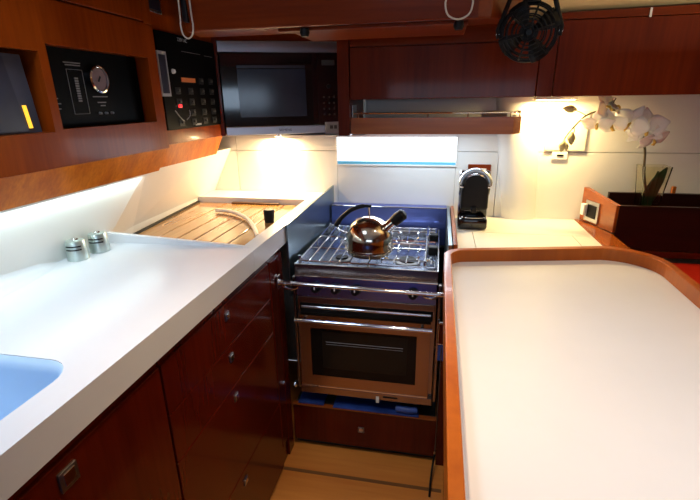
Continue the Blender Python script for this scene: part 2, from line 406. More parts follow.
# ------------------------------------------------------------------ left base cabinets
XC = -.56
def latch(x, y, z, parent, face='x', s=.024):
    """square pull latch let into a door, with finger tab"""
    if face == 'x':
        f = MB().box(x - .001, x + .004, y - s / 2, y + s / 2, z - s / 2, z + s / 2, bev=.0012).build('latch', M['latch'], parent)
        MB().box(x + .0035, x + .0055, y - s * .3, y + s * .3, z - s * .28, z + s * .34, bev=.0006).build('tab', M['chrome'], f)
    else:
        f = MB().box(x - s / 2, x + s / 2, y - .004, y + .001, z - s / 2, z + s / 2, bev=.0012).build('latch', M['latch'], parent)
        MB().box(x - s * .3, x + s * .3, y - .0055, y - .0035, z - s * .28, z + s * .34, bev=.0006).build('tab', M['chrome'], f)
ZT = ZLB - .002
# sink cabinet: plinth, hollow carcass around the basin, doors
c = thing('sink_cabinet', 'dark mahogany cabinet with a big latched door under the sink', 'cabinet', (-.8, 0, 0))
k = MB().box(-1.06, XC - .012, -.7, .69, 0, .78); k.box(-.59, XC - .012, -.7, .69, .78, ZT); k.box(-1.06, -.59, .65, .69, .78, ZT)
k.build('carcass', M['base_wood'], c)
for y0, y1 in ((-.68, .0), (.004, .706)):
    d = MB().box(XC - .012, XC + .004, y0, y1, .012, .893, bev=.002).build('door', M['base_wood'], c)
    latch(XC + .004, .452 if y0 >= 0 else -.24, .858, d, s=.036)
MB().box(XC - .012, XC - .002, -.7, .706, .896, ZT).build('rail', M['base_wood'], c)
# drawers
c = thing('drawer_cabinet', 'mahogany drawer unit with four latched drawers under the worktop', 'cabinet', (-.8, 1.02, 0))
MB().box(-1.06, XC - .012, .7105, 1.335, 0, ZT).build('carcass', M['gap'], c)
zs = [.012, .316, .630, .763, .893]
for i in range(4):
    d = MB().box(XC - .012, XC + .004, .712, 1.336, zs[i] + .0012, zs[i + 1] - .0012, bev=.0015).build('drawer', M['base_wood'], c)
    latch(XC + .004, 1.010, (.274, .591, .726, .858)[i], d)
MB().box(XC - .012, XC - .002, .712, 1.336, .895, ZT).build('rail', M['base_wood'], c)
# slim end unit
c = thing('slim_cabinet', 'narrow mahogany end unit between the drawers and the stove', 'cabinet', (-.8, 1.40, 0))
MB().box(-1.06, XC - .006, 1.340, 1.47, 0, ZT).build('carcass', M['base_wood'], c)
MB().box(XC - .006, XC + .004, 1.342, 1.408, .10, .893, bev=.002).build('door', M['base_wood'], c)
MB().box(XC - .006, XC + .003, 1.411, 1.468, .0, .893, bev=.002).build('post', M['base_wood'], c)

# ------------------------------------------------------------------ stove bay
ln = thing('stove_liner', 'blue grey steel lining panels around the stove recess', 'liner', (-.25, 1.8, .7))
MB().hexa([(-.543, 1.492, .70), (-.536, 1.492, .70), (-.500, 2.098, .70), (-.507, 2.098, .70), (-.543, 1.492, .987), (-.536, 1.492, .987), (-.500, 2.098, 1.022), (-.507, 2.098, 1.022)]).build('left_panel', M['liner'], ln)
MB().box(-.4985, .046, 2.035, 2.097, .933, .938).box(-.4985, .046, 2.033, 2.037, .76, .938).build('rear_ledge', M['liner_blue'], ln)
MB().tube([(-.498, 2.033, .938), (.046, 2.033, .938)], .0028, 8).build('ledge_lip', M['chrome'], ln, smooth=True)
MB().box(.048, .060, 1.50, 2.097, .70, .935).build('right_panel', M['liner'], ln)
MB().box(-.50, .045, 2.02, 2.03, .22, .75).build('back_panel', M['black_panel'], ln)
# bay sides below
sb = thing('side_cheek', 'brown wooden cheek at the right of the stove under the island edge', 'cabinet side', (.06, 1.5, 0))
MB().box(.046, .078, 1.465, 2.09, .0, .699).build('panel', M['base_wood'], sb)

# drawer under the stove
dr = thing('plinth_cabinet', 'low mahogany plinth cabinet with one square silver latch below the stove', 'cabinet', (-.25, 1.5, 0))
drf = MB().box(-.552, .040, 1.472, 1.488, .035, .213, bev=.002).build('drawer', M['base_wood'], dr)
MB().box(-.548, .036, 1.489, 1.98, .04, .205).build('box', M['gap'], dr)
MB().box(-.552, .040, 1.466, 1.490, .2135, .2165, bev=.001).build('top_edge', wood('drawer edge', (.22, .05, .01), (.35, .09, .02), 'x'), dr)
latch(-.262, 1.472, .123, drf, 'y', .026)
MB().box(-.552, .040, 1.50, 1.53, .0, .034).build('plinth', M['gap'], dr)
# blue packing film in the slot
f = MB().box(-.53, -.42, 1.475, 1.60, .2175, .2260, bev=.003).box(-.38, -.03, 1.470, 1.60, .2175, .2225, bev=.002).build('plastic_sheet', M['blue_film']); tag(f, 'crumpled blue plastic sheet lying on the drawer edge under the oven', 'plastic sheet')
f = MB().tube(spline([(-.12, 1.49, .236), (-.07, 1.482, .24), (-.04, 1.49, .238)], 5), .014, 12).build('blue_tube', M['blue_dim'], smooth=True); tag(f, 'short blue tube end beneath the right side of the oven', 'tube')

# ------------------------------------------------------------------ stove
st = thing('stove', 'stainless steel boat stove with gas hob and glass oven door', 'stove', (-.245, 1.7, .28))
X0, X1 = -.510, .018
YF = 1.47
body = MB(); body.box(X0, X1, YF + .012, 2.0, .285, .80)
body.build('body', M['oven_steel'], st, bev=.003)
MB().box(X0, X1, YF, 2.0, .800, .806).box(X0, X1, YF - .004, YF + .004, .806, .846, bev=.002).build('hob_front', M['oven_steel'], st)
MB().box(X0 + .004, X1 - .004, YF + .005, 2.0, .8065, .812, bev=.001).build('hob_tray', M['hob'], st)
MB().box(X0, X0 + .004, YF + .005, 2.0, .807, .842).box(X1 - .004, X1, YF + .005, 2.0, .807, .842).box(X0, X1, 2.0, 2.006, .80, .845).build('hob_wall', M['steel_y'], st)
MB().box(X0 + .002, X1 - .002, YF - .002, YF + .011, .716, .798, bev=.002).build('control_panel', steel('control steel', (.30, .40, 1.), .22), st)  # blue reflection put into the panel's steel colour
MB().tube([(X0, YF - .004, .800), (X1, YF - .004, .800)], .0035, 8).build('panel_bead', M['chrome'], st, smooth=True)
for x in (-.428, -.352, -.277, -.068):
    kb = MB().lathe([(0, -.002), (.021, -.002), (.021, .006), (.016, .020), (.014, .026), (0, .027)], (x, YF - .002, .757), 'y', 24).build('knob', M['black'], st, smooth=True)
    MB().box(x - .002, x + .002, YF - .031, YF - .028, .757, .770).build('mark', M['white_pl'], kb)
# burners
for i, (x, y, r) in enumerate(((-.375, 1.86, .036), (-.115, 1.88, .030), (-.36, 1.62, .030), (-.10, 1.63, .040))):
    bu = MB().lathe([(0, .812), (r * 1.25, .812), (r * 1.2, .820), (r, .823), (0, .823)], (x, y, 0), seg=28).build('burner', M['grey'], st, smooth=True)
    MB().lathe([(0, .823), (r * .85, .823), (r * .8, .829), (0, .831)], (x, y, 0), seg=28).build('burner_cap', M['black'], bu, smooth=True)
# wire grates
GZ = .850
g = MB()
gx0, gx1, gy0, gy1 = X0 + .014, X1 - .014, YF + .02, 1.985
g.tube([(gx0, gy0, GZ), (gx1, gy0, GZ), (gx1, gy1, GZ), (gx0, gy1, GZ)], .0042, 8, closed=True)
for i in range(1, 6):
    x = gx0 + i * .038; g.tube([(x, gy0, GZ), (x, gy1, GZ)], .0033, 8)
g.tube([(gx0, 1.66, GZ - .004), (-.30, 1.66, GZ - .004)], .0033, 8); g.tube([(gx0, 1.82, GZ - .004), (-.30, 1.82, GZ - .004)], .0033, 8)
for cxg, cyg in ((-.115, 1.88), (-.10, 1.63)):
    for k in range(4):
        a = PI / 4 + k * PI / 2
    for dx in (-.09, -.045, 0, .045, .09):
        for s_ in (-1, 1):
            if dx == 0: g.tube([(cxg, cyg + s_ * .11, GZ), (cxg, cyg + s_ * .03, GZ)], .0030, 6)
            else: g.tube(spline([(cxg + dx, cyg + s_ * .11, GZ), (cxg + dx, cyg + s_ * .06, GZ), (cxg + dx * .8, cyg + s_ * .045, GZ - .008), (cxg + dx, cyg + s_ * .03, GZ)], 4), .0030, 6)
for y in (1.56, 1.70, 1.755, 1.80, 1.95): g.tube([(-.235, y, GZ - .004), (gx1, y, GZ - .004)], .0034, 8)
for x in (gx0, -.235, gx1):
    for y in (gy0, 1.75, gy1 - .002): g.tube([(x, y, GZ), (x, y, .8125)], .0033, 8)
g.tube([(-.235, gy0, GZ), (-.235, gy1, GZ)], .0033, 8)
g.build('pan_grate', M['chrome'], st, smooth=True)
# pot clamps / fiddle bar on right
g = MB().tube([(gx1 - .035, gy0 + .01, GZ + .016), (gx1 - .035, gy1 - .02, GZ + .016)], .004, 10)
for y in (gy0 + .01, 1.63, 1.80, gy1 - .02): g.tube([(gx1 - .035, y, GZ - .002), (gx1 - .035, y, GZ + .022)], .0055, 10)
g.build('fiddle_bar', M['chrome'], st, smooth=True)
for y in (1.66, 1.83):
    MB().box(gx1 - .028, gx1 + .010, y - .018, y + .018, GZ - .010, GZ + .026, bev=.006).build('clamp_knob', M['black'], st)
# low corner brackets
for x, y in ((gx0, gy0 + .01), (gx0 + .005, gy1 - .01)):
    MB().tube([(x, y, .8125), (x, y, GZ + .018)], .006, 10).build('corner_post', M['chrome'], st, smooth=True)
# upper strip and recessed bar between panel and door
MB().box(X0 + .006, X1 - .006, YF - .001, YF + .011, .688, .714, bev=.0015).build('vent_strip', M['oven_steel'], st)
MB().box(X0 + .012, X1 - .012, YF + .008, YF + .0115, .643, .687).build('vent_slot', M['black'], st)
MB().tube([(X0 + .02, YF + .000, .672), (X1 - .02, YF + .000, .672)], .0065, 12).build('vent_bar', M['chrome'], st, smooth=True)
# oven door
dY = YF - .012
dx0, dx1, dz0, dz1 = X0 + .008, X1 - .018, .322, .642
wx0, wx1, wz0, wz1 = -.456, -.048, .377, .588
d = MB().box(dx0, wx0, dY, YF + .010, dz0, dz1).box(wx1, dx1, dY, YF + .010, dz0, dz1).box(wx0, wx1, dY, YF + .010, dz0, wz0).box(wx0, wx1, dY, YF + .010, wz1, dz1)
door = d.build('oven_door', steel('door steel', (.40, .28, .19), .25), st)  # orange-brown reflection put into the door colour
gl = MB().box(wx0, wx1, dY + .003, dY + .007, wz0, wz1).build('door_glass', M['oven_glass'], door)
MB().box(wx0 + .045, wx1 - .035, dY + .0022, dY + .0029, wz0 + .035, wz1 - .012).build('inner_window', plain('tinted glass', (.016, .012, .008), .1, spec=.25), gl)
MB().tube([(wx0 + .06, dY + .001, .531), (wx1 - .05, dY + .001, .531)], .0011, 6).tube([(wx0 + .06, dY + .001, .521), (wx1 - .05, dY + .001, .521)], .0007, 6).build('oven_rack', M['grey'], gl)
h = MB().tube([(dx0 - .004, YF - .045, .634), (dx1 + .006, YF - .045, .634)], .0085, 14)
for x in (dx0 + .03, dx1 - .03): h.tube([(x, YF - .045, .634), (x, dY + .002, .632)], .006, 8)
h.build('handle', M['chrome'], door, smooth=True)
MB().box(dx0 + .004, dx1 - .002, dY - .0015, dY + .001, dz0 + .002, dz0 + .006).build('door_bead', M['chrome'], door)
MB().box(X0, X1, YF - .004, YF + .011, .284, .316, bev=.002).build('lower_strip', M['oven_steel'], st)
MB().box(-.200, -.188, YF - .0065, YF - .0042, .272, .300).build('tag', M['white_pl'], st)
MB().box(-.172, -.115, YF - .0055, YF - .0042, .298, .304).build('badge', M['black'], st)
# gimbal side arms
MB().box(X0 - .012, X0 - .003, YF + .0, YF + .02, .30, .79, bev=.002).build('side_arm', M['oven_steel'], st)
MB().box(X1 + .003, X1 + .014, YF + .0, YF + .02, .30, .79, bev=.002).build('side_arm', M['oven_steel'], st)
pv = MB().lathe([(0, 0), (.007, 0), (.007, .02), (.011, .022), (0, .028)], (X0 - .022, YF + .006, .322), 'y', 16).build('lock_bolt', M['chrome'], st, smooth=True)

# crash bar
cb = thing('crash_bar', 'polished steel safety bar across the front of the stove', 'safety bar', (-.25, 1.405, .78))
yb = 1.405
MB().tube([(XC + .006, yb, .793), (.040, yb, .786)], .0075, 14).build('bar', M['chrome'], cb, smooth=True)
for x in (-.505, -.005):
    MB().tube(spline([(x - .028, yb, .786), (x - .02, yb - .002, .776), (x, yb - .004, .772), (x + .02, yb - .002, .776), (x + .028, yb, .786)], 4), .004, 8).build('hook', M['chrome'], cb, smooth=True)
MB().box(XC + .0045, XC + .012, yb - .014, yb + .002 + .012, .77, .82, bev=.002).build('wall_plate', M['steel'], cb)
MB().tube([(XC + .010, yb, .793), (XC + .035, yb, .793)], .0105, 12).build('end_collar', M['chrome'], cb, smooth=True)

# chrome catch and rod on island side
# ------------------------------------------------------------------ kettle
kx, ky, kz = -.247, 1.600, GZ + .0045
kt = thing('kettle', 'round polished steel kettle with black arched handle on the hob', 'kettle', (kx, ky, kz))
MB().lathe([(0, 0), (.070, 0), (.082, .004), (.089, .016), (.0925, .022), (.0925, .030), (.090, .038), (.091, .055), (.088, .078), (.080, .101), (.066, .121), (.046, .136), (.024, .144), (.018, .146), (0, .147)], (kx, ky, kz), seg=48).build('body', M['kettle'], kt, smooth=True)
MB().lathe([(.0, .0), (.0935, .0215), (.0948, .026), (.0935, .031), (0, .031)], (kx, ky, kz), seg=48).build('base_band', M['kettle'], kt, smooth=True)
MB().tube([(kx, ky, kz + .145), (kx - .002, ky, kz + .182)], .0035, 10).build('handle_post', M['chrome'], kt, smooth=True)
MB().tube(spline([(kx + .008, ky, kz + .187), (kx - .03, ky - .003, kz + .186), (kx - .07, ky - .006, kz + .170), (kx - .105, ky - .008, kz + .140), (kx - .128, ky - .010, kz + .108)], 6), [.006] * 5 + [.008] * 15 + [.0095] * 5, 12).build('handle', M['black'], kt, smooth=True)
MB().tube(spline([(kx - .128, ky - .010, kz + .106), (kx - .115, ky - .01, kz + .092), (kx - .085, ky - .010, kz + .082)], 5), .0045, 10).build('handle_bracket', M['chrome'], kt, smooth=True)
sp = MB().tube([(kx + .055, ky - .01, kz + .095), (kx + .100, ky - .018, kz + .140)], [.022, .019], 18).build('spout', M['chrome'], kt, smooth=True)
MB().tube([(kx + .094, ky - .017, kz + .134), (kx + .112, ky - .020, kz + .153), (kx + .128, ky - .024, kz + .166), (kx + .134, ky - .025, kz + .171)], [.021, .0225, .021, .012], 18).build('whistle_cap', M['black'], sp, smooth=True)

# ------------------------------------------------------------------ right worktop
ZR = .89
rw = thing('corner_worktop', 'cream worktop with fridge lid seams beside the stove', 'worktop', (.35, 1.8, ZR))
def fy(x): return 1.497 + max(0, x - .094) * .207 if x < .563 else 1.597
s_ = MB().prism([(.080, fy(.08)), (.150, fy(.15)), (.150, 1.83), (.080, 1.83)], .86, ZR).box(.080, .613, 1.8325, 2.098, .86, ZR)
s_.prism([(.540, fy(.54)), (.613, 1.60), (.613, 1.8305), (.540, 1.8305)], .86, ZR).prism([(.080, fy(.08)), (.54, fy(.54)), (.613, 1.60), (.613, 2.098), (.080, 2.098)], .85, .8597)
s_.build('slab', M['counter_cream'], rw)
MB().prism([(.1525, fy(.1525)), (.5375, fy(.5375)), (.5375, 1.830), (.1525, 1.830)], .8605, ZR).build('fridge_lid', M['counter_cream'], rw)
MB().hexa([(.064, 1.50, .70), (.079, 1.50, .70), (.079, 2.098, .70), (.064, 2.098, .70), (.064, 1.50, .937), (.079, 1.50, .937), (.079, 2.098, .937), (.064, 2.098, .937)]).build('wood_edge', M['cherry_y'], rw, bev=.002)
MB().prism([(.614, 1.605), (.698, 1.605), (.698, 1.88), (.632, 2.098), (.614, 2.098)], .85, ZR + .003, bev=.002).build('wood_border', M['cherry_y'], rw)
rc = thing('corner_cabinet', 'mahogany cabinet carrying the cream worktop behind the island', 'cabinet', (.35, 1.8, 0))
MB().box(.080, .70, 1.605, 2.09, 0, .799).build('carcass', M['base_wood'], rc)

# ------------------------------------------------------------------ island
isl = thing('island', 'island counter with white top inside a raised rounded wooden rim', 'island', (.37, .6, 0))
def rim(off):
    xl, xr, yb0 = .032 + off, .718 - off, -.55 + off
    rl, rr = .062 - off * .8, .155 - off * .8
    sl = .135    # slope of far edge
    yl = 1.478 - off; yr = yl + sl * (xr - xl) * 1.25
    pts = []
    pts += [(xl, yb0), (xl, yl - rl - .02)]
    pts += [(xl + rl - rl * math.cos(a), yl - rl - .0 + rl * math.sin(a) + (rl - rl * math.cos(a)) * .15) for a in [math.radians(15 * k) for k in range(7)]]
    m = 4
    xa, ya = xl + rl, yl + rl * .15; xb, yb_ = xr - rr, yr - .01
    for i in range(1, m): pts.append((xa + (xb - xa) * i / m, ya + (yb_ - ya) * i / m))
    pts += [(xb + rr * math.sin(a), yb_ - rr + rr * math.cos(a)) for a in [math.radians(9 * k) for k in range(11)]]
    pts += [(xr - .02, .9), (xr - .05, yb0)]
    return pts
MB().ring(rim(0), rim(.0235), .845, .931).build('rim', M['rim'], isl, bev=.003)
MB().prism(rim(.0237), .86, .8895).build('top', M['island_white'], isl)
def inset(off): return rim(off)
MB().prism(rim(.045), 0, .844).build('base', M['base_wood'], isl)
# catch on the cheek and thin rod
ct = thing('door_catch', 'small chrome framed catch with blue pad on the wooden cheek right of the stove', 'catch', (.05, 1.45, .6))
MB().box(.026, .058, 1.452, 1.464, .565, .655, bev=.003).build('frame', M['chrome'], ct)
MB().box(.030, .054, 1.449, 1.452, .571, .649, bev=.001).build('face', M['base_wood'], ct)
MB().box(.030, .056, 1.456, 1.4645, .495, .564, bev=.003).build('pad', M['blue_dim'], ct)
f = MB().tube(spline([(.042, 1.44, .565), (.042, 1.438, .40), (.041, 1.436, .22), (.040, 1.434, .10)], 6), .0022, 8)
rod = thing('hanging_cord', 'thin dark cord hanging down beside the stove to the floor', 'cord', (.042, 1.44, .1))
f.build('line', plain('brown cord', (.12, .07, .05), .4), rod, smooth=True)
MB().tube([(.040, 1.434, .10), (.040, 1.434, .085)], .005, 10).build('clip', M['chrome'], rod, smooth=True)
MB().tube(spline([(.040, 1.434, .086), (.035, 1.42, .05), (.030, 1.38, .02), (.026, 1.30, .006)], 5), .0042, 8).build('tail', M['black'], rod, smooth=True)

# ------------------------------------------------------------------ coffee machine
cm = thing('coffee_machine', 'slim black capsule coffee machine with silver lever on the cream worktop', 'coffee machine', (.155, 1.93, ZR))
zx = .152
b = MB()
b.box(zx - .060, zx + .060, 1.86, 2.04, ZR + .0005, ZR + .05, bev=.012)
b.box(zx - .060, zx + .060, 1.91, 2.04, ZR + .03, ZR + .195, bev=.012)
b.build('body', M['gloss_black'], cm, smooth=True)
b = MB(); b.lathe([(0, -.062), (.050, -.062), (.056, -.056), (.056, .056), (.050, .062), (0, .062)], (zx, 1.935, ZR + .185), 'x', 32)
b.build('head', M['gloss_black'], cm, smooth=True)
# front apron above the cup space
MB().box(zx - .056, zx + .056, 1.862, 1.92, ZR + .085, ZR + .178, bev=.010).build('front', M['black'], cm)
MB().box(zx - .012, zx + .012, 1.850, 1.880, ZR + .075, ZR + .10, bev=.004).build('coffee_spout', M['black'], cm)
pts = [(zx - .048, 1.868, ZR + .052), (zx + .048, 1.868, ZR + .052)]
MB().tube([(zx - .046 + .046 * (1 - math.cos(PI * k / 12)), 1.872 - .016 * math.sin(PI * k / 12), ZR + .053) for k in range(13)], .0022, 8).build('cup_rest', M['chrome'], cm, smooth=True)
MB().tube([(zx - .061, 1.862, ZR + .182), (zx + .061, 1.862, ZR + .182)], .0035, 10).build('trim_band', M['chrome'], cm, smooth=True)
MB().lathe([(0, -.012), (.020, -.0115), (.036, -.006), (.046, .004), (.048, .03), (0, .03)], (zx, 1.876, ZR + .186), 'y', 32).build('head_cap', M['black'], cm, smooth=True)
# silver lever: an arch standing over the head
lv = MB(); A = []
for k in range(17):
    a = PI * k / 16
    A.append((zx - .058 * math.cos(a), 1.872 + .012 * math.sin(a), ZR + .186 + .060 * math.sin(a)))
lv.tube(A, [.008] + [.012] * 15 + [.008], 12)
lv.build('lever', plain('lever silver', (.62, .68, .72), .25, .7, vary=0), cm, smooth=True)
MB().lathe([(0, 0), (.048, 0), (.044, .012), (.03, .024), (0, .03)], (zx, 1.90, ZR + .215), seg=28).build('lid', M['steel'], cm, smooth=True)

def socket(x, z, w, h, label, frame):
    t = thing('wall_socket', label, 'socket', (x, 2.09, z))
    MB().box(x - w / 2, x + w / 2, 2.090, 2.0995, z - h / 2, z + h / 2, bev=.002).build('plate', frame, t)
    MB().box(x - w * .30, x + w * .30, 2.087, 2.090, z - h * .30, z + h * .30, bev=.001).build('insert', M['white_pl'], t)
    return t
socket(.182, 1.089, .100, .088, 'wood framed wall socket just behind the coffee machine', M['mahog_x'])
t = thing('light_switch', 'small white switch plate with dark slot beneath the bright panel', 'switch', (.515, 2.09, 1.175))
MB().box(.483, .547, 2.092, 2.0995, 1.158, 1.192, bev=.002).build('plate', M['white_pl'], t)
MB().box(.503, .530, 2.089, 2.092, 1.172, 1.180, bev=.001).build('rocker', M['black'], t)
t = thing('access_panel', 'square cream access panel on the lit back wall behind the orchid buds', 'panel', (.53, 2.09, 1.28))
MB().box(.450, .612, 2.090, 2.0995, 1.196, 1.360, bev=.002).build('board', plain('access board', (.85, .78, .62), .5), t)

# ------------------------------------------------------------------ upper cabinets on the back wall
YU = 1.80
def door(name, x0, x1, z0, z1, y, parent, mat): return MB().box(x0, x1, y - .016, y, z0, z1, bev=.002).build(name, mat, parent)
uc = thing('upper_cabinet', 'wide dark mahogany upper cabinet above the railed shelf', 'cabinet', (0, 1.95, 1.42))
MB().box(-.351, .353, YU + .002, 2.095, 1.422, 1.668).build('carcass', M['mahog_z'], uc)
door('door', -.350, .328, 1.419, 1.604, YU, uc, M['mahog_z'])
MB().box(-.350, .330, YU - .012, YU, 1.6065, 1.668).build('top_rail', M['mahog_x'], uc)
door('side_stile', .3305, .384, 1.419, 1.668, YU, uc, M['mahog_z'])
uc2 = thing('upper_cabinet', 'dark mahogany upper cabinet above the orchid and the lit wall', 'cabinet', (.9, 1.95, 1.42))
MB().box(.386, 1.90, YU + .002, 2.095, 1.421, 1.668).build('carcass', M['mahog_z'], uc2)
door('door', .3865, 1.03, 1.419, 1.664, YU, uc2, M['mahog_z'])
door('door', 1.033, 1.75, 1.419, 1.664, YU, uc2, M['mahog_z'])
MB().hexa([(.3865, YU - .014, 1.6665), (1.90, YU - .014, 1.6665), (1.90, YU, 1.6665), (.3865, YU, 1.6665), (.3865, YU - .014, 1.688), (1.90, YU - .014, 1.706), (1.90, YU, 1.703), (.3865, YU, 1.685)]).build('top_rail', M['mahog_x'], uc2)
tg = MB().box(.655, .661, YU - .020, YU - .0145, 1.662, 1.690).build('hook', M['white_pl']); tag(tg, 'tiny white hook on the rail over the right upper cabinet', 'hook')
# partition between microwave and shelf
pt = thing('wood_partition', 'upright wooden board between the microwave and the railed shelf', 'partition', (-.375, 1.9, 1.28))
MB().box(-.400, -.354, YU - .016, 2.12, 1.283, 1.67, bev=.002).build('board', M['mahog_z'], pt)
# railed shelf
sh = thing('railed_shelf', 'low wooden shelf with thin steel rail under the upper cabinet', 'shelf', (0, 1.9, 1.285))
MB().box(-.352, .265, YU + .012, 2.095, 1.287, 1.300).build('shelf_board', M['mahog_x'], sh)
MB().prism([(-.352, 1.80), (.268, 1.80), (.298, 1.835), (.314, 1.88), (.318, 2.06), (.300, 2.06), (.290, 1.86), (.265, 1.815), (-.352, 1.815)], 1.287, 1.350, bev=.002).build('fiddle', M['cherry_x'], sh)
MB().box(-.352, -.346, 1.82, 1.90, 1.301, 1.40, bev=.002).build('end_clip', M['steel'], sh)
r = MB().tube(spline([(-.340, 1.808, 1.366), (.2, 1.808, 1.366), (.28, 1.83, 1.366), (.305, 1.88, 1.366), (.305, 2.0, 1.366)], 6), .0032, 8)
for x in (-.325, -.05, .10, .255): r.tube([(x, 1.808, 1.350), (x, 1.808, 1.366)], .0028, 8)
r.tube([(.305, 1.92, 1.35), (.305, 1.92, 1.366)], .0028, 8)
r.build('rail', M['chrome'], sh, smooth=True)
t = MB().tube(spline([(.16, 1.93, 1.335), (.20, 1.925, 1.335), (.255, 1.92, 1.335)], 4), [.026] * 3 + [.034] * 3 + [.030] * 3, 16).build('cloth_roll', plain('beige cloth', (.45, .36, .26), .8), smooth=True)
tag(t, 'small beige rolled cloth lying at the right end of the railed shelf', 'cloth')
t['label'] = 'small beige roll lying at the right end of the railed shelf'
# ------------------------------------------------------------------ microwave (in the slanted corner unit)
P0, P1 = Vector((-.971, 1.952, 0)), Vector((-.470, 2.165, 0))
ux = (P1 - P0).normalized(); uy = Vector((-ux.y, ux.x, 0)); Wm = (P1 - P0).length
ROT = Matrix(((ux.x, uy.x, 0), (ux.y, uy.y, 0), (0, 0, 1)))
def slant(mb):     # local (along, back, z) -> world
    for v in mb.bm.verts:
        v.co = P0 + ux * v.co.x + uy * v.co.y + Vector((0, 0, v.co.z))
    return mb
mw = thing('microwave', 'built-in microwave with steel trim and dark glass door in the corner', 'microwave', (-.7, 2.2, 1.27))
Z0, Z1 = 1.269, 1.670
slant(MB().box(.01, Wm - .01, .02, .34, Z0 + .004, Z1 - .004)).build('case', M['black'], mw)
slant(MB().box(0, Wm, 0, .02, Z1 - .046, Z1, bev=.002)).build('top_trim', steel('top steel', (.42, .42, .46), .35), mw)
slant(MB().box(0.005, Wm, 0, .02, Z0, Z0 + .037, bev=.002)).build('bottom_trim', steel('bottom steel', (.50, .52, .60), .35), mw)
mdo = slant(MB().box(.004, Wm - .112, -.006, .018, Z0 + .038, Z1 - .047, bev=.002)).build('door', M['gloss_black'], mw)
slant(MB().box(.075, Wm - .165, -.0072, -.0062, Z0 + .080, Z1 - .115, bev=.0004)).build('door_window', M['mw_glass'], mdo)
slant(MB().box(.075, Wm - .165, -.0072, -.0062, Z1 - .112, Z1 - .100, bev=.0004)).build('window_trim', M['screen'], mdo)
cp = slant(MB().box(Wm - .110, Wm - .002, -.004, .018, Z0 + .038, Z1 - .047, bev=.002)).build('control_panel', M['gloss_black'], mw)
slant(MB().box(Wm - .088, Wm - .028, -.0052, -.0042, Z1 - .100, Z1 - .077)).build('display', M['print_dark'], cp)
for i in range(4):
    for j in range(3):
        slant(MB().lathe([(0, .0042), (.005, .0042), (.004, .006), (0, .006)], (Wm - .082 + j * .024, 0, Z0 + .085 + i * .026), 'y', 12)).build('button', M['print_dark'], cp)
slant(MB().lathe([(0, .0042), (.011, .0042), (.010, .012), (0, .012)], (Wm - .058, 0, Z0 + .21), 'y', 20)).build('dial', M['black'], cp, smooth=True)
rr = ROT @ Matrix.Rotation(PI / 2, 3, 'X')
lettering('brand_lettering', 'SIEMENS', .016, P0 + ux * .275 - uy * .0005 + Vector((0, 0, Z0 + .019)), rr.to_euler().to_quaternion(), M['black'], mw)
# digital thermometer stuck under its right corner
th = thing('digital_thermometer', 'small grey digital thermometer fixed at the lower right corner of the microwave', 'thermometer', (-.52, 2.13, 1.27))
slant(MB().box(Wm - .082, Wm - .006, -.020, -.0065, Z0 - .004, Z0 + .052, bev=.003)).build('case', M['grey'], th)
slant(MB().box(Wm - .072, Wm - .016, -.0215, -.0205, Z0 + .012, Z0 + .042)).build('display', M['lcd'], th)
slant(MB().box(Wm - .060, Wm - .045, -.0222, -.0217, Z0 + .02, Z0 + .036).box(Wm - .040, Wm - .026, -.0222, -.0217, Z0 + .02, Z0 + .036)).build('digits', M['print_dark'], th)
# wooden surround of the corner unit
cu = thing('corner_surround', 'mahogany frame around the corner microwave', 'cabinet', (-.7, 2.2, 1.26))
slant(MB().box(-.030, -.002, .002, .30, Z0, 1.70)).build('left_stile', M['mahog_z'], cu)
slant(MB().box(-.030, Wm + .02, .004, .34, Z1 + .002, 1.72)).build('top_rail', M['mahog_x'], cu)
# under-unit lamp
lp = thing('under_cabinet_lamp', 'round warm lamp glowing under the corner microwave', 'lamp', (-.80, 2.04, 1.25))
MB().lathe([(0, 0), (.020, 0), (.021, .010), (0, .010)], (-.76, 2.072, 1.2588), seg=28).build('housing', M['chrome'], lp, smooth=True)
MB().lathe([(0, 0), (.016, 0), (.016, .002), (0, .002)], (-.76, 2.072, 1.2565), seg=28).build('diffuser', M['lamp'], lp)
lp2 = thing('under_cabinet_lamp', 'warm lamp strip under the right upper cabinet lighting the wall', 'lamp', (.46, 2.0, 1.41))
MB().box(.37, .53, 1.99, 2.03, 1.407, 1.4185, bev=.002).build('housing', M['white_pl'], lp2)
MB().box(.38, .52, 1.995, 2.025, 1.404, 1.4065).build('diffuser', M['lamp'], lp2)

# ------------------------------------------------------------------ overhead cabinets on the left
XL = -.95
def face_box(mb, y0, y1, z0, z1, t=.018, x=XL): return mb.box(x - t, x, y0, y1, z0, z1)
lc = thing('overhead_cabinet', 'glossy mahogany overhead cabinet with two open instrument niches on the left', 'cabinet', (-1.1, .6, 1.27))
n0 = (.55, .984, 1.353, 1.540); n1 = (1.010, 1.412, 1.358, 1.559)
b = MB(); YA, YB = -.9, 1.462
face_box(b, YA, YB, 1.266, 1.353); face_box(b, YA, YB, 1.559, 1.662)
face_box(b, YA, n0[0], 1.353, 1.559); face_box(b, n0[1], n1[0], 1.353, 1.559); face_box(b, n1[1], YB, 1.353, 1.559)
face_box(b, n0[0], n0[1], 1.540, 1.559); face_box(b, n1[0], n1[1], 1.353, 1.358)
b.box(-1.24, XL - .018, YA, YB, 1.342, 1.353); b.box(-1.24, XL - .018, YA, YB, 1.561, 1.572)
b.box(-1.24, -1.10, YA, YB, 1.353, 1.561); b.box(-1.10, XL - .018, n0[1] + .008, n1[0] - .008, 1.353, 1.561)
b.box(-1.10, XL - .018, n1[1] + .01, YB, 1.353, 1.561); b.box(-1.10, XL - .018, YA, n0[0] - .01, 1.353, 1.561)
b.box(-1.24, XL - .018, YA, YB, 1.572, 1.93)
b.build('carcass', M['mahog_y'], lc)
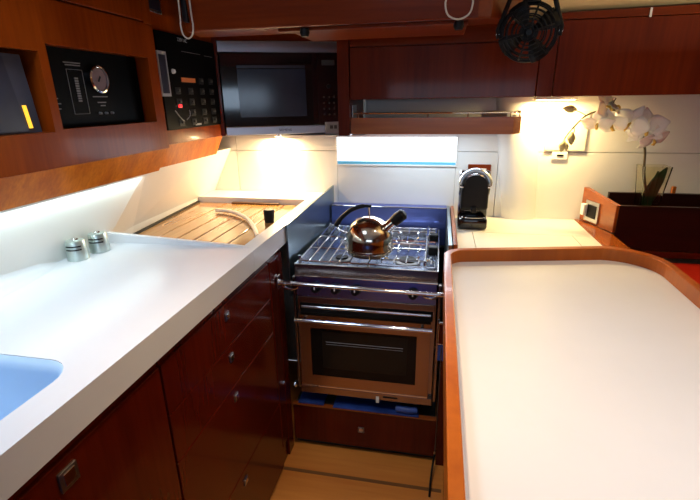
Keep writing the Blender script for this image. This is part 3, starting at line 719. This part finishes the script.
for y0, y1 in ((-.9, .30), (.303, 1.416)):
    MB().box(XL - .017, XL + .001, y0, y1, 1.667, 1.94, bev=.002).build('door', M['mahog_y'], lc)
MB().box(XL - .017, XL, 1.419, YB, 1.663, 1.94).build('stile', M['mahog_y'], lc)
def chamfer(y0, y1, xf, z0, z1): return MB().hexa([(xf - .060, y0, z1), (xf - .008, y0, z1), (xf - .008, y1, z1), (xf - .060, y1, z1), (xf - .063, y0, z0), (xf - .055, y0, z0), (xf - .055, y1, z0), (xf - .063, y1, z0)][::1])
ch = MB().extr([(XL - .004, YA, 1.265), (XL - .056, YA, 1.183), (XL - .066, YA, 1.183), (XL - .066, YA, 1.265)], (0, YB - YA, 0))
ch.build('lower_skirt', M['skirt'], lc)

# gauge board in the second niche
gp = thing('gauge_board', 'black instrument board with a round pressure gauge in the left cabinet niche', 'instrument', (-1.0, 1.2, 1.36))
GX = -.992
MB().box(GX - .01, GX, 1.006, 1.405, 1.3585, 1.5605).build('board', M['black_panel'], gp)
ga = MB().lathe([(0, 0), (.038, 0), (.038, .010), (.033, .012), (.032, .006), (0, .006)], (GX, 1.215, 1.486), 'x', 32).build('gauge', M['chrome'], gp, smooth=True)
MB().lathe([(0, .0065), (.031, .0065), (.031, .0072), (0, .0072)], (GX, 1.215, 1.486), 'x', 32).build('dial_face', M['gauge'], ga)
MB().box(GX + .0085, GX + .0095, 1.205, 1.223, 1.4845, 1.4895, rot=Matrix.Rotation(math.radians(55), 3, 'X')).build('needle', M['black'], ga)
sc_ = MB()
for z0, z1, y0, y1 in ((1.392, 1.393, 1.105, 1.162), (1.508, 1.509, 1.105, 1.162)): sc_.box(GX, GX + .001, y0, y1, z0, z1)
for y in (1.105, 1.161): sc_.box(GX, GX + .001, y, y + .001, 1.392, 1.509)
sc_.build('print_frame', M['grey_dim'], gp)
lv = MB()
for i in range(10): lv.box(GX, GX + .002, 1.128, 1.140, 1.425 + i * .0065, 1.4295 + i * .0065)
lv.build('level_bar', M['grey_dim'], gp)
for y0, y1, z in ((1.100, 1.160, 1.524), (1.105, 1.158, 1.518), (1.030, 1.058, 1.432), (1.030, 1.065, 1.419), (1.032, 1.062, 1.406), (1.185, 1.245, 1.437), (1.20, 1.235, 1.421), (1.21, 1.23, 1.412)): MB().box(GX, GX + .0008, y0, y1, z, z + .003).build('printed_line', M['grey_dim'], gp)
for y in (1.200, 1.225, 1.25): MB().lathe([(0, 0), (.004, 0), (.003, .008), (0, .008)], (GX, y, 1.392), 'x', 10).build('toggle', M['grey_dim'], gp)
# display in the first niche
ds = thing('navigation_display', 'grey blue display with painted amber reflection in the leftmost niche', 'display', (-1.0, .8, 1.36))
DX = -.985
MB().extr([(DX, .56, 1.3535), (DX, .980, 1.3535), (DX, .965, 1.532), (DX, .56, 1.532)], (-.02, 0, 0)).build('case', plain('display grey', (.06, .06, .08), .4, spec=.2), ds)
MB().extr([(DX + .001, .57, 1.358), (DX + .001, .938, 1.358), (DX + .001, .915, 1.524), (DX + .001, .57, 1.524)], (.002, 0, 0)).build('screen', M['screen'], ds)
MB().extr([(DX + .002, .943, 1.365), (DX + .002, .952, 1.365), (DX + .002, .946, 1.418), (DX + .002, .937, 1.418)], (.003, 0, 0)).build('reflection_strip', M['amber'], ds)  # yellow reflection on the display, built as a glowing strip

# second overhead cabinet with the switch panel, slightly set back
XP = -.98
rc2 = thing('overhead_cabinet', 'mahogany overhead cabinet carrying the black switch panel beside the microwave', 'cabinet', (-1.1, 1.7, 1.27))
YC, YD = 1.468, 1.925
b = MB(); b.box(-1.24, XP, YC, YD, 1.272, 1.93)
b.build('carcass', M['mahog_y'], rc2)
MB().extr([(XP - .002, YC, 1.271), (XP - .042, YC, 1.188), (XP - .052, YC, 1.188), (XP - .052, YC, 1.271)], (0, YD + .015 - YC, 0)).build('lower_skirt', M['skirt'], rc2)
pp = thing('switch_panel', 'black electrical switch panel with red lamp and orange label', 'switch panel', (XP, 1.72, 1.32))
MB().box(XP + .0005, XP + .008, 1.506, 1.925, 1.322, 1.656, bev=.002).build('plate', M['black_panel'], pp)
px = XP + .008
mt = MB().box(px, px + .008, 1.490, 1.545, 1.440, 1.590, bev=.002).build('meter', M['grey'], pp)
MB().box(px + .008, px + .009, 1.495, 1.535, 1.450, 1.578).build('meter_screen', M['screen'], mt)
for i, z in enumerate((1.50, 1.46, 1.42, 1.38, 1.345)):
    for y in (1.60, 1.69, 1.78, 1.86):
        if (i, y) in ((0, 1.60), (0, 1.69), (3, 1.60)): continue
        s1 = MB().box(px, px + .003, y - .018, y + .018, z - .012, z + .012, bev=.001).build('breaker', M['black'], pp)
        MB().box(px + .003, px + .010, y - .006, y + .006, z - .003, z + .006, bev=.001).build('lever', M['print_dark'], s1)
MB().box(px, px + .006, 1.590, 1.610, 1.400, 1.412, bev=.002).build('lamp', M['red_led'], pp)['label'] = 'glowing red indicator lamp'
MB().box(px, px + .002, 1.635, 1.735, 1.492, 1.508).build('label_strip', M['orange_label'], pp)
MB().lathe([(0, 0), (.009, 0), (.007, .008), (0, .008)], (px, 1.585, 1.527), 'x', 14).build('white_knob', M['white_pl'], pp)
MB().box(px, px + .0008, 1.66, 1.80, 1.600, 1.602).box(px, px + .0008, 1.83, 1.90, 1.598, 1.600).build('print_line', M['grey_dim'], pp)
MB().tube(spline([(px + .004, 1.56, 1.39), (px + .01, 1.58, 1.365), (px + .006, 1.61, 1.35)], 4), .0018, 6).tube(spline([(px + .004, 1.66, 1.39), (px + .01, 1.65, 1.37), (px + .006, 1.63, 1.355)], 4), .0015, 6).build('wire', M['grey'], pp)
lettering('panel_lettering', '220V AC', .018, (px + .0004, 1.675, 1.640), Matrix(((0, 0, 1), (1, 0, 0), (0, 1, 0))).to_quaternion(), M['grey'], pp)
MB().box(px, px + .0008, 1.70, 1.745, 1.330, 1.337).build('maker_print', M['grey'], pp)
sd = thing('small_display', 'little silver framed display high on the left above the switch panel', 'display', (XP, 1.5, 1.72))
fr = MB().box(XP + .0005, XP + .010, 1.475, 1.565, 1.708, 1.79, bev=.003).build('frame', M['steel'], sd)
MB().box(XP + .010, XP + .011, 1.485, 1.555, 1.718, 1.78).build('screen', M['screen'], sd)

# ------------------------------------------------------------------ soffit over the galley
so = thing('overhead_soffit', 'dark varnished mahogany soffit across the top of the galley', 'soffit', (-.4, 1.5, 1.61))
b = MB()
pl_ = [(-.735, 1.30), (.080, 1.30), (.115, 1.33), (.28, 1.775), (-.35, 1.775), (-.42, 1.775), (-.90, 1.775), (-.935, 1.74)]
n = len(pl_); v = b.bm
def zb(y): return 1.612 + (y - 1.30) * .10
A = [v.verts.new((x, y, zb(y))) for x, y in pl_]; B = [v.verts.new((x, y - .05 if y < 1.5 else y, 1.94)) for x, y in pl_]
v.faces.new(A[::-1]); v.faces.new(B)
for i in range(n): v.faces.new((A[i], A[(i + 1) % n], B[(i + 1) % n], B[i]))
b.build('board', M['mahog_x'], so, bev=.004)
MB().box(-.47, .04, 1.335, 1.375, 1.606, 1.6155, bev=.002).build('underside_batten', M['mahog_x'], so)
MB().box(-.45, .06, 1.40, 1.62, 1.612, 1.625, bev=.003).build('flap', M['mahog_x'], so)
for x in (-.388, .034):
    MB().lathe([(0, -.018), (.010, -.018), (.014, -.008), (.012, .004), (0, .004)], (x, 1.325, 1.607), seg=16).build('turn_button', M['black'], so, smooth=True)
def loop(xa, xb, y, zt, zl, label, off=0):
    xm = (xa + xb) / 2; w = (xb - xa) / 2
    pts = [(xa + w * .3, y, zt), (xa + w * .1, y, zl + .075), (xa, y, zl + .035), (xa + w * .25, y, zl + .010), (xm, y, zl), (xb - w * .25, y, zl + .010), (xb, y, zl + .035), (xb - w * .1, y, zl + .075), (xb - w * .3, y, zt)]
    o = MB().tube(spline(pts, 6), .0022, 8).build('hanging_cord', M['cord'], smooth=True); return tag(o, label, 'cord')
loop(-.735, -.697, 1.27, 1.93, 1.591, 'cream cord loop hanging in front of the soffit near the switch panel')
loop(-.003, .062, 1.235, 1.93, 1.602, 'cream cord loop hanging in front of the soffit near the fan')
# upper small dark cleat left
MB_ = MB().box(-.736, -.720, 1.283, 1.299, 1.635, 1.70, bev=.003).build('cord_cleat', M['black']); tag(MB_, 'little black cleat on the soffit at the left cord loop', 'cleat')

# ------------------------------------------------------------------ fan
fn = thing('cabin_fan', 'round black caged cabin fan hanging from a forked bracket', 'fan', (.228, 1.42, 1.83))
FC = Vector((.226, 1.42, 1.588)); RF = .072
TF = Matrix.Rotation(math.radians(-8), 3, 'Z') @ Matrix.Rotation(math.radians(6), 3, 'X')
def fp(x, y, z): return FC + TF @ Vector((x, y, z))
g = MB()
for r, y, w in ((RF, 0, .006), (RF, .022, .004), (RF * .93, -.014, .0022), (RF * .78, -.022, .0022), (RF * .62, -.027, .0020), (RF * .46, -.030, .0020), (RF * .3, -.031, .0020), (RF * .85, .036, .0022), (RF * .6, .044, .002)):
    g.tube([fp(r * math.cos(a), y, r * math.sin(a)) for a in [2 * PI * k / 40 for k in range(40)]], w, 8, closed=True)
for k in range(6):
    a = k * PI / 3 + .25
    ca, sa = math.cos(a), math.sin(a)
    g.tube(spline([fp(RF * ca, 0, RF * sa), fp(RF * .93 * ca, -.014, RF * .93 * sa), fp(RF * .6 * ca, -.028, RF * .6 * sa), fp(RF * .2 * ca, -.032, RF * .2 * sa)], 4), .0026, 6)
    g.tube(spline([fp(RF * ca, .022, RF * sa), fp(RF * .8 * ca, .038, RF * .8 * sa), fp(RF * .3 * ca, .046, RF * .3 * sa)], 4), .0026, 6)
g.build('cage', M['black'], fn, smooth=True)
MB().tube([fp(0, -.035, 0), fp(0, -.030, 0)], [.008, .011], 20).build('cap', M['black'], fn, smooth=True)
g = MB()
g.tube([fp(0, .006, 0), fp(0, .055, 0)], [.026, .022], 20)
g.build('motor', M['black'], fn, smooth=True)
for k in range(4):
    t = bmesh.new(); vs = []
    a0 = k * PI / 2 + .5
    rows = []
    for i, r in enumerate((.018, .04, .062, .080)):
        wd = (.35, .42, .40, .30)[i]
        rows.append([t.verts.new(fp(r * math.cos(a0 + q * wd), -.010 + q * .010, r * math.sin(a0 + q * wd))) for q in (-1, -.3, .4, 1)])
    for A, B in zip(rows, rows[1:]):
        for q in range(3): t.faces.new((A[q], A[q + 1], B[q + 1], B[q]))
    m_ = MB(); m_.merge(t); m_.build('blade', M['black'], fn, smooth=True, solid=.0016)
g = MB()
top = Vector((.228, 1.42, 1.735))
for s in (-1, 1):
    g.tube([fp(s * (RF + .008), 0, -.012), fp(s * (RF + .010), 0, .01), fp(s * (RF - .006), 0, .055), fp(s * .045, 0, .115), top + Vector((s * .012, 0, 0))], [.005, .0065, .0065, .006, .005], 8)
g.build('fork', M['black'], fn, smooth=True)
for s in (-1, 1): MB().tube([fp(s * (RF - .002), 0, 0), fp(s * (RF + .014), 0, 0)], .004, 12).build('pivot_screw', M['chrome'], fn, smooth=True)
MB().tube([fp(0, 0, RF + .002), fp(0, 0, RF + .028)], [.024, .020], 16).build('switch_box', M['black'], fn, smooth=True)
MB().tube([(.228, 1.42, 1.725), (.228, 1.42, 1.820)], [.016, .022], 16).build('mount', M['black'], fn, smooth=True)

# ------------------------------------------------------------------ wooden box on the right
bx = thing('wooden_box', 'dark deep wooden fiddle box on the right holding the orchid vase', 'box', (1.2, 2.0, .8))
MB().extr([(.634, 2.096, .893), (.700, 1.884, .893), (.700, 1.884, 1.006), (.634, 2.096, 1.040)], (.020, .006, 0)).build('left_side', M['cherry_y'], bx, bev=.002)
MB().box(.712, 1.90, 1.884, 1.902, .828, 1.006, bev=.002).build('front_board', M['darkwood'], bx)
MB().box(.735, 1.90, 2.078, 2.097, .895, 1.021).build('back_board', M['darkwood'], bx)
MB().box(.735, 1.90, 1.903, 2.0775, .88, .895).build('bottom', M['darkwood'], bx)
MB().box(.705, 1.90, 1.872, 1.902, .800, .826, bev=.003).build('ledge', M['base_wood'], bx)
# socket on the box side
tS = Vector((.066, -.212, 0)).normalized(); nS = Vector((-tS.y * -1, 0, 0))
nS = Vector((tS.y, -tS.x, 0)).normalized()   # faces the galley
so_c = Vector((.634, 2.096, .948)) + tS * .085
def sidebox(a0, a1, z0, z1, d0, d1):
    pts = []
    for z in (z0, z1):
        for a, d in ((a0, d0), (a1, d0), (a1, d1), (a0, d1)): 
            q = so_c + tS * a + nS * d; pts.append((q.x, q.y, so_c.z + z))
    return MB().hexa(pts)
sk = thing('box_socket', 'steel framed socket on the wooden box side facing the coffee machine', 'socket', so_c)
sidebox(-.045, .045, -.045, .045, .0005, .008).build('plate', M['steel'], sk, bev=.002)
sidebox(-.028, .030, -.026, .028, .008, .0105).build('insert', M['black'], sk)
sidebox(-.045, -.022, -.02, .03, .0105, .030).build('plug', M['white_pl'], sk, bev=.004)
# small thing standing on the box back
t = MB().box(.975, .990, 2.079, 2.094, 1.0215, 1.052, bev=.002).build('peg', M['cherry_x']); tag(t, 'tiny brown peg standing on the back board of the box at right', 'peg')

# vase: flared square glass
vx, vy, vz = .850, 1.990, .8955
vs = thing('glass_vase', 'tapering clear glass vase standing inside the dark wooden box', 'vase', (vx, vy, vz))
b = MB(); v = b.bm
def sqr(h, z): return [v.verts.new((vx + sx * h, vy + sy * h * .8, z)) for sx, sy in ((-1, -1), (1, -1), (1, 1), (-1, 1))]
R_ = [sqr(.026, vz), sqr(.050, vz + .255), sqr(.046, vz + .255), sqr(.023, vz + .012)]
v.faces.new(R_[0][::-1]); v.faces.new(R_[3])
for A, B in zip(R_, R_[1:]):
    for k in range(4): v.faces.new((A[k], A[(k + 1) % 4], B[(k + 1) % 4], B[k]))
b.build('body', M['glass'], vs)
# orchid
orc = thing('orchid', 'white orchid spray with arching dark stem and buds in the glass vase', 'orchid', (vx, vy, vz + .014))
stem = [(vx, vy, vz + .016), (.850, 1.985, .99), (.812, 1.975, 1.12), (.796, 1.97, 1.214), (.770, 1.968, 1.283), (.725, 1.966, 1.335), (.680, 1.965, 1.362), (.612, 1.965, 1.364), (.558, 1.966, 1.344), (.520, 1.968, 1.299), (.497, 1.97, 1.262), (.490, 1.97, 1.238)]
MB().tube(spline(stem, 6), [.0046] * 25 + [.0036] * 30 + [.0024] * 12, 8).build('stem', M['stem'], orc, smooth=True)
for P_ in ([(.562, 1.966, 1.346), (.535, 1.966, 1.360), (.508, 1.967, 1.369)], [(.523, 1.968, 1.305), (.526, 1.967, 1.285), (.520, 1.967, 1.272)], [(.612, 1.965, 1.364), (.606, 1.955, 1.345), (.600, 1.950, 1.325)], [(.66, 1.965, 1.364), (.650, 1.96, 1.39), (.655, 1.955, 1.41)]):
    MB().tube(spline(P_, 4), .0019, 6).build('side_stem', M['stem'], orc, smooth=True)
def leaf(pts, widths, mat, name, nrm=(0, -1, 0)):
    P = spline(pts, 5); m = len(P); b = MB(); v = b.bm; rows = []
    for i, p in enumerate(P):
        t = i / (m - 1) * (len(widths) - 1); k = min(int(t), len(widths) - 2); w_ = widths[k] + (widths[k + 1] - widths[k]) * (t - k)
        tan = (P[min(i + 1, m - 1)] - P[max(i - 1, 0)]).normalized(); s_ = tan.cross(Vector(nrm)).normalized()
        rows.append([v.verts.new(p + s_ * w_ * q + Vector(nrm) * abs(q) * w_ * .25) for q in (-1, -.5, 0, .5, 1)])
    for A, B in zip(rows, rows[1:]):
        for q in range(4): v.faces.new((A[q], A[q + 1], B[q + 1], B[q]))
    return b.build(name, mat, orc, smooth=True, solid=.002)
leaf([(vx - .012, vy + .002, vz + .02), (vx - .008, vy, vz + .10), (vx + .012, vy - .004, vz + .18), (vx + .044, vy - .008, vz + .250)], [.008, .018, .027, .022, .003], M['leaf'], 'leaf')
leaf([(vx + .002, vy - .006, vz + .02), (vx - .002, vy - .008, vz + .09), (vx + .002, vy - .010, vz + .16), (vx + .014, vy - .010, vz + .235)], [.006, .013, .016, .013, .003], M['leaf'], 'leaf')
def flower(c, n, size, roll=0., lip=True):
    """five petals round a yellow lip, facing direction n"""
    c = Vector(c); n = Vector(n).normalized()
    q = n.to_track_quat('Z', 'Y').to_matrix() @ Matrix.Rotation(roll, 3, 'Z')
    t = bmesh.new()
    def petal(ang, L, W, z0, cup):
        rows = []
        for i in range(7):
            u = i / 6; w = W * math.sin(PI * min(1, (u * .93 + .07)) ** .85) if u < 1 else W * .05
            w = max(w, W * .08); rr = L * (.06 + .94 * u)
            row = []
            for s in (-1, -.5, 0, .5, 1):
                x = rr; y = s * w; z = z0 + cup * (u ** 2) * L + abs(s) * w * .18
                p = Matrix.Rotation(ang, 3, 'Z') @ Vector((x, y, z)); row.append(t.verts.new(c + q @ p))
            rows.append(row)
        for A, B in zip(rows, rows[1:]):
            for k in range(4): t.faces.new((A[k], A[k + 1], B[k + 1], B[k]))
    for a in (90, 218, 322): petal(math.radians(a), size * .98, size * .30, -.003, -.10)
    for a in (12, 168): petal(math.radians(a), size, size * .52, .002, -.06)
    b = MB(); b.merge(t)
    f = b.build('flower', M['petal'], orc, smooth=True, solid=.0012)
    if lip:
        m = MB(); m.tube([c + q @ Vector((0, .002, .002)), c + q @ Vector((0, -size * .12, size * .22)), c + q @ Vector((0, -size * .30, size * .20)), c + q @ Vector((0, -size * .45, size * .05))], [size * .04, size * .09, size * .08, size * .03], 10)
        m.build('lip', M['lip'], f, smooth=True)
flower((.775, 1.945, 1.300), (-.25, -1, .05), .078, .1)
flower((.712, 1.930, 1.318), (-.65, -.8, -.1), .074, -.5)
flower((.655, 1.945, 1.315), (-.5, -.6, -.6), .066, .2)
flower((.622, 1.950, 1.380), (.60, -.65, .25), .066, .6)
flower((.655, 1.950, 1.378), (.5, -.3, .7), .046, .2)
flower((.600, 1.945, 1.318), (-.3, -.6, -.6), .062, 0)
flower((.812, 1.955, 1.258), (.3, -.7, -.5), .062, .3)
def bud(c, d, s):
    d = Vector(d).normalized(); c = Vector(c)
    MB().tube([c - d * s, c - d * s * .5, c, c + d * s * .6, c + d * s], [s * .15, s * .48, s * .60, s * .38, s * .06], 12).build('bud', M['bud'], orc, smooth=True)
bud((.497, 1.967, 1.372), (-1, 0, .15), .027)
bud((.519, 1.967, 1.258), (.1, 0, -1), .026)
bud((.490, 1.970, 1.228), (-.1, 0, -1), .025)
bud((.503, 1.965, 1.226), (.3, 0, -1), .017)

# red settee beyond the island
rs = thing('red_settee', 'red leather settee top at the far right behind the island', 'settee', (1.3, 1.4, 0))
MB().box(.80, 1.90, .95, 1.868, .64, .795, bev=.03).build('cushion', M['red_seat'], rs, smooth=True)
MB().box(.84, 1.90, .97, 1.85, .0, .639).build('base', M['base_wood'], rs)

t = thing('left_fill_strip', 'thin strip added under the left overhead cabinet to brighten the wall', 'lamp', (-1.01, .75, 1.18))
MB().box(-1.013, -1.007, .10, 1.40, 1.178, 1.1825).build('housing', M['white_pl'], t)  # added strip that goes with the left wall fill
t = thing('shelf_fill_strip', 'thin unseen strip added under the railed shelf for cool fill light', 'lamp', (-.05, 1.93, 1.285))
MB().box(-.32, .22, 1.915, 1.945, 1.2825, 1.2865).build('housing', M['white_pl'], t)  # added strip that goes with the cool shelf fill
t = tag(MB().box(.65, 1.75, 1.26, 1.34, 1.52, 1.545, bev=.004).build('added_fill_rail', M['cherry_x']), 'wooden rail added out of view below the ceiling fill', 'fill rail')  # unseen rail added to go with the ceiling fill
bn = thing('reflector', 'added unseen blue bench standing in the aisle behind the viewer', 'reflector', (-.25, -.6, 0))
MB().box(-.50, .02, -.95, -.25, .36, .46, bev=.03).build('cushion', M['blue_cloth'], bn, smooth=True)  # unseen blue block added to colour the stove reflections
MB().box(-.48, .0, -.93, -.27, 0, .359).build('base', M['blue_cloth'], bn)

# ------------------------------------------------------------------ lights
def area(name, loc, rot, sx, sy, power, col, spread=180):
    l = bpy.data.lights.new(name, 'AREA'); l.shape = 'RECTANGLE'; l.size = sx; l.size_y = sy; l.energy = power; l.color = col; l.spread = math.radians(spread)
    o = bpy.data.objects.new(name, l); COL.objects.link(o); o.location = loc; o.rotation_euler = rot; return o
area('hatch_fill', (-.66, .55, 1.93), (0, 0, 0), .34, .44, 3.3, (.66, .82, 1.), 125)  # added cool fill below the added hatch
area('microwave_lamp', (-.76, 2.070, 1.253), (math.radians(-12), 0, 0), .03, .03, 6.5, (1, .70, .34))
area('cabinet_lamp', (.45, 2.01, 1.401), (0, 0, 0), .13, .03, 5.0, (1, .74, .32))
area('window_daylight', (-.20, 2.085, 1.195), (math.radians(-90), 0, 0), .53, .10, 2.5, (.80, .90, 1.))
area('shelf_fill', (-.05, 1.93, 1.280), (0, 0, 0), .50, .02, 1.7, (.72, .88, 1.))  # added cool fill for back wall and hob
area('ceiling_fill', (1.2, 1.30, 1.55), (math.radians(180), 0, 0), 1.0, .05, 6, (1, .90, .72))  # added fill thrown up at the cream ceiling
area('left_wall_fill', (-1.008, .75, 1.176), (0, 0, math.radians(90)), 1.3, .008, 1.2, (.74, .97, .95))  # added fill to brighten the left wall
# added unseen fill lights, one behind the viewer and the rest overhead
area('saloon_fill', (.2, -1.80, 1.45), (math.radians(90), 0, 0), 1.6, .25, 7, (.60, .78, 1.))
area('island_fill', (.48, .45, 1.93), (0, 0, 0), .12, .12, 1.6, (1, .94, .92), 85)
area('island_fill', (.40, 1.05, 1.86), (0, 0, 0), .12, .12, .9, (1, .94, .90), 95)
area('aisle_fill', (-.22, .75, 1.93), (0, 0, 0), .10, .10, 2, (1, .74, .45), 70)

w = bpy.data.worlds.new('World'); sc.world = w; w.use_nodes = True
bg = w.node_tree.nodes['Background']; bg.inputs[0].default_value = (.7, .85, 1, 1); bg.inputs[1].default_value = 1.

# ------------------------------------------------------------------ camera
cam = bpy.data.cameras.new('Camera'); cam.sensor_width = 36; cam.lens = 22.73; cam.clip_start = .02
co = bpy.data.objects.new('Camera', cam); COL.objects.link(co)
CR = [[0.981064, -0.048648, 0.187474], [0.193126, 0.319077, -0.927843], [-0.014681, 0.946479, 0.32243]]
co.matrix_world = Matrix(((CR[0][0], CR[0][1], CR[0][2], 0), (CR[1][0], CR[1][1], CR[1][2], 0), (CR[2][0], CR[2][1], CR[2][2], 1.42), (0, 0, 0, 1)))
sc.camera = co
sc.view_settings.view_transform = 'Standard'; sc.view_settings.look = 'None'
sc.view_settings.exposure = 0.; sc.view_settings.gamma = 1.; sc.view_settings.use_curve_mapping = False
